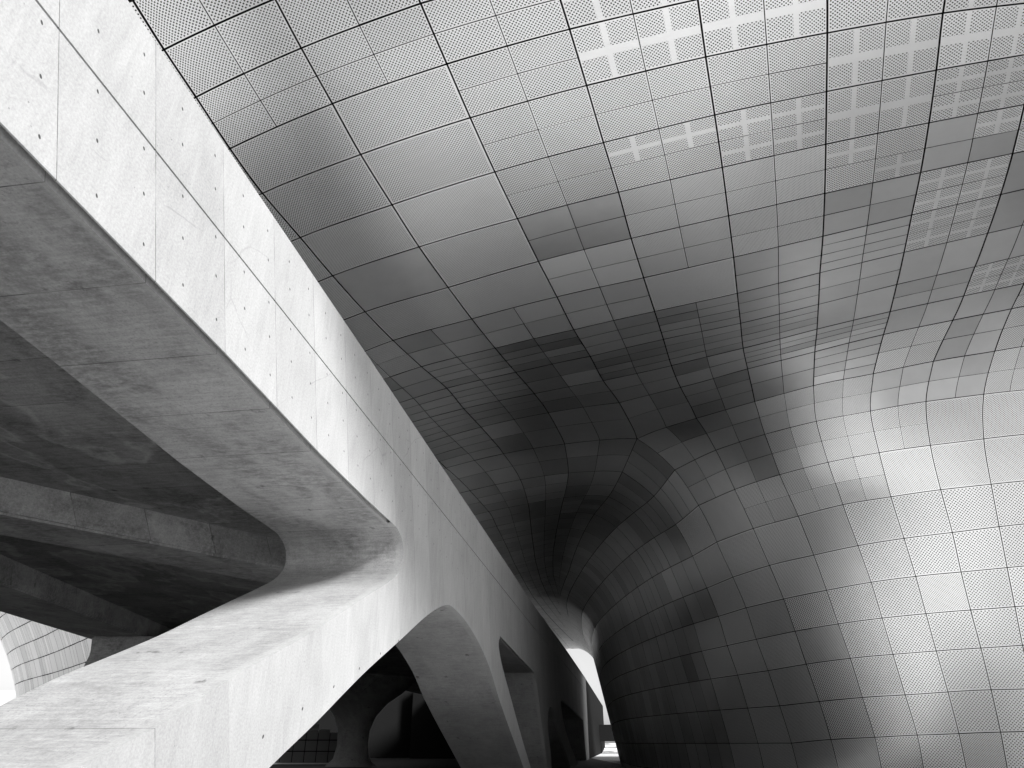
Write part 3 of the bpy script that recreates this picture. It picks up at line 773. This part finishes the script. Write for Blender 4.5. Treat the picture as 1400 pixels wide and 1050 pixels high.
# ------------------------------------------------------------------ second metal hull seen under the bridge on the left
def clad_free(name, pts, mats, parent, gap=0.03, sub=1):
    n, m = pts.shape[:2]; V, F, TN, U1, U2 = [], [], [], [], []
    for i in range(n - 1):
        for j in range(m - 1):
            q = [pts[i, j], pts[i, j + 1], pts[i + 1, j + 1], pts[i + 1, j]]
            k = random.choice((1, 1, 2, 3))
            for a in range(k):
                t0, t1 = a / k, (a + 1) / k
                p0, p1 = q[0] + (q[1] - q[0]) * t0, q[0] + (q[1] - q[0]) * t1
                p2, p3 = q[3] + (q[2] - q[3]) * t1, q[3] + (q[2] - q[3]) * t0
                c = (p0 + p1 + p2 + p3) / 4; b = len(V)
                for p in (p0, p1, p2, p3):
                    d = c - p; L = np.linalg.norm(d); V.append(p + d / L * gap * 1.3)
                F.append((b, b + 1, b + 2, b + 3)); TN.append(min(1, max(0, random.gauss(.5, .3)))); U1 += [(0, 0), (1, 0), (1, 1), (0, 1)]; U2 += [(0, 0)] * 4
    o = link_obj(name, V, F, mats, parent, None, U1, U2, TN, smooth=False)
    nrm = np.cross(pts[0, 1] - pts[0, 0], pts[1, 0] - pts[0, 0]); nrm /= np.linalg.norm(nrm)
    c = pts.mean((0, 1)); s = -1 if np.dot(nrm, np.array([0, 0, 1.6]) - c) > 0 else 1
    VB = [p + s * nrm * 0.12 for p in pts.reshape(-1, 3)]
    link_obj('membrane', VB, [[i * m + j, i * m + j + 1, (i + 1) * m + j + 1, (i + 1) * m + j] for i in range(n - 1) for j in range(m - 1)], M_BACK, o)
    return o
hp = catmull(np.array([(-8., 22.), (-15, 31.5), (-22, 41), (-33, 54.), (-43.0, 65.), (-47.5, 72.), (-49, 82.), (-48, 96)]), 10)
d_ = np.r_[0, np.cumsum(np.linalg.norm(np.diff(hp, axis=0), axis=1))]
ss = np.arange(16.0, d_[-1], 1.7)
base = np.stack([np.interp(ss, d_, hp[:, 0]), np.interp(ss, d_, hp[:, 1])], 1)
tg = np.gradient(base, axis=0); tg /= np.linalg.norm(tg, axis=1)[:, None]
nn_ = np.stack([tg[:, 1], -tg[:, 0]], 1)
sgn = 1 if np.dot(nn_[8], -base[8]) > 0 else -1
zl = np.arange(0, 17.1, 1.25)
pts = np.array([[np.r_[base[j] + sgn * nn_[j] * (0.030 * (z - 3.0) ** 2 * (1 if z > 3 else 0) + 0.26 * z - 1.9), z + 0.10 * (len(base) - j) * 0] for j in range(len(base))] for z in zl])
hull2 = empty('metal_hull', (-30, 55, 0)); tag(hull2, 'small far metal hull with leaning striped panels, seen under the bridge', 'building')
M_HULL = metal('aluminium_hull', base=0.40, rough=0.45)
o = clad_free('cladding', pts, [M_HULL], None); adopt(o, hull2)
# pale low building far behind it
M_PALE = paving('pale_tiles', 0.70, 2.4, 0.02)
pb = hull('pale_building', [[(-120, 98, 0), (-60, 98, 0), (-60, 130, 0), (-120, 130, 0)], [(-120, 98, 7.6), (-60, 98, 7.6), (-60, 130, 7.6), (-120, 130, 7.6)]], M_PALE, None, 0.1)
tag(pb, 'low pale tiled building beyond the metal hull at the left edge', 'building')

# ------------------------------------------------------------------ behind the bridge: added shade backdrop, gridded wall, connecting deck, terrace
def wallbox(a, b, th, z0, z1, mat, name):
    a, b = Vector((a[0], a[1], 0)), Vector((b[0], b[1], 0)); d = (b - a).normalized(); n = Vector((-d.y, d.x, 0)) * th
    r = [a, b, b + n, a + n]
    return hull(name, [[(p.x, p.y, z0) for p in r], [(p.x, p.y, z1) for p in r]], mat, None, 0.04)
uw = wallbox((-36, 70), (8.0, 108), 0.6, 0, 9.6, M_DARKC, 'shade_backdrop')  # added near-black wall, stands in for the shade below the deck
tag(uw, 'long near-black wall added to stand in for the deep shade under the bridge', 'wall')
# gridded wall
gw = empty('gridded_wall', (-19, 64, 0)); tag(gw, 'small grey wall of square panels low behind the arch of the bridge', 'wall')
V, F = [], []
xs = np.arange(-24.0, -13.9, 0.98)
for i in range(len(xs) - 1):
    for k in range(4):
        x0, x1 = xs[i] + .035, xs[i + 1] - .035; z0, z1 = 0.12 + k * .82 + .035, 0.12 + (k + 1) * .82 - .035
        top = 3.3 - max(0, (x1 + 17.2)) * 0.33
        if z0 > top - .2: continue
        z1 = min(z1, top); b = len(V)
        V += [(x0, 64, z0), (x1, 64, z0), (x1, 64, z1), (x0, 64, z1), (x0, 64.05, z0), (x1, 64.05, z0), (x1, 64.05, z1), (x0, 64.05, z1)]
        F += [(b, b + 1, b + 2, b + 3), (b, b + 4, b + 5, b + 1), (b + 1, b + 5, b + 6, b + 2), (b + 2, b + 6, b + 7, b + 3), (b + 3, b + 7, b + 4, b)]
o = link_obj('panels', V, F, flat('grey_tiles', 0.13, 0.5), None, smooth=False); adopt(o, gw)
o = box('backing', (-24.1, 64.06, 0), (-14.6, 64.4, 2.3), M_BACK); adopt(o, gw)
o = box('sunlit_strip', (-24.1, 63.8, 0), (-13.8, 64.055, 0.115), flat('sunlit_pale', 0.6)); adopt(o, gw)  # pale strip standing in for a sunlit line of ground
# connecting deck
cd = wallbox((8.5, 122.8), (40, 118), 3, 1.75, 4.1, M_DARKC, 'connecting_deck')
tag(cd, 'dark deck crossing at the far end of the passage', 'deck')
tr = []
for k in range(9): tr.append((130 + k * 4.0, k * 0.16))
V, F = [], []
for k, (y, z) in enumerate(tr):
    b = len(V); V += [(5, y, z), (40, y, z), (40, y, z + .16), (5, y, z + .16), (40, y + 4.0, z + .16), (5, y + 4.0, z + .16)]
    F += [(b, b + 1, b + 2, b + 3), (b + 3, b + 2, b + 4, b + 5)]
kt = N('terrace_stone'); tcn = kt.n('ShaderNodeTexCoord')
nz = kt.noise(kt.mapping(tcn.outputs['Object'], (0.12, 0.7, 3.0)), 1.0, 4, 0.6, 0.6)
kt.base(kt.ramp(nz, 0.42, 0.58, 0.10, 0.75)); kt.p.inputs['Roughness'].default_value = 0.8
o = link_obj('terrace_steps', V, F, kt.m, None, smooth=False); tag(o, 'bright low stone terrace steps beyond the passage', 'steps')
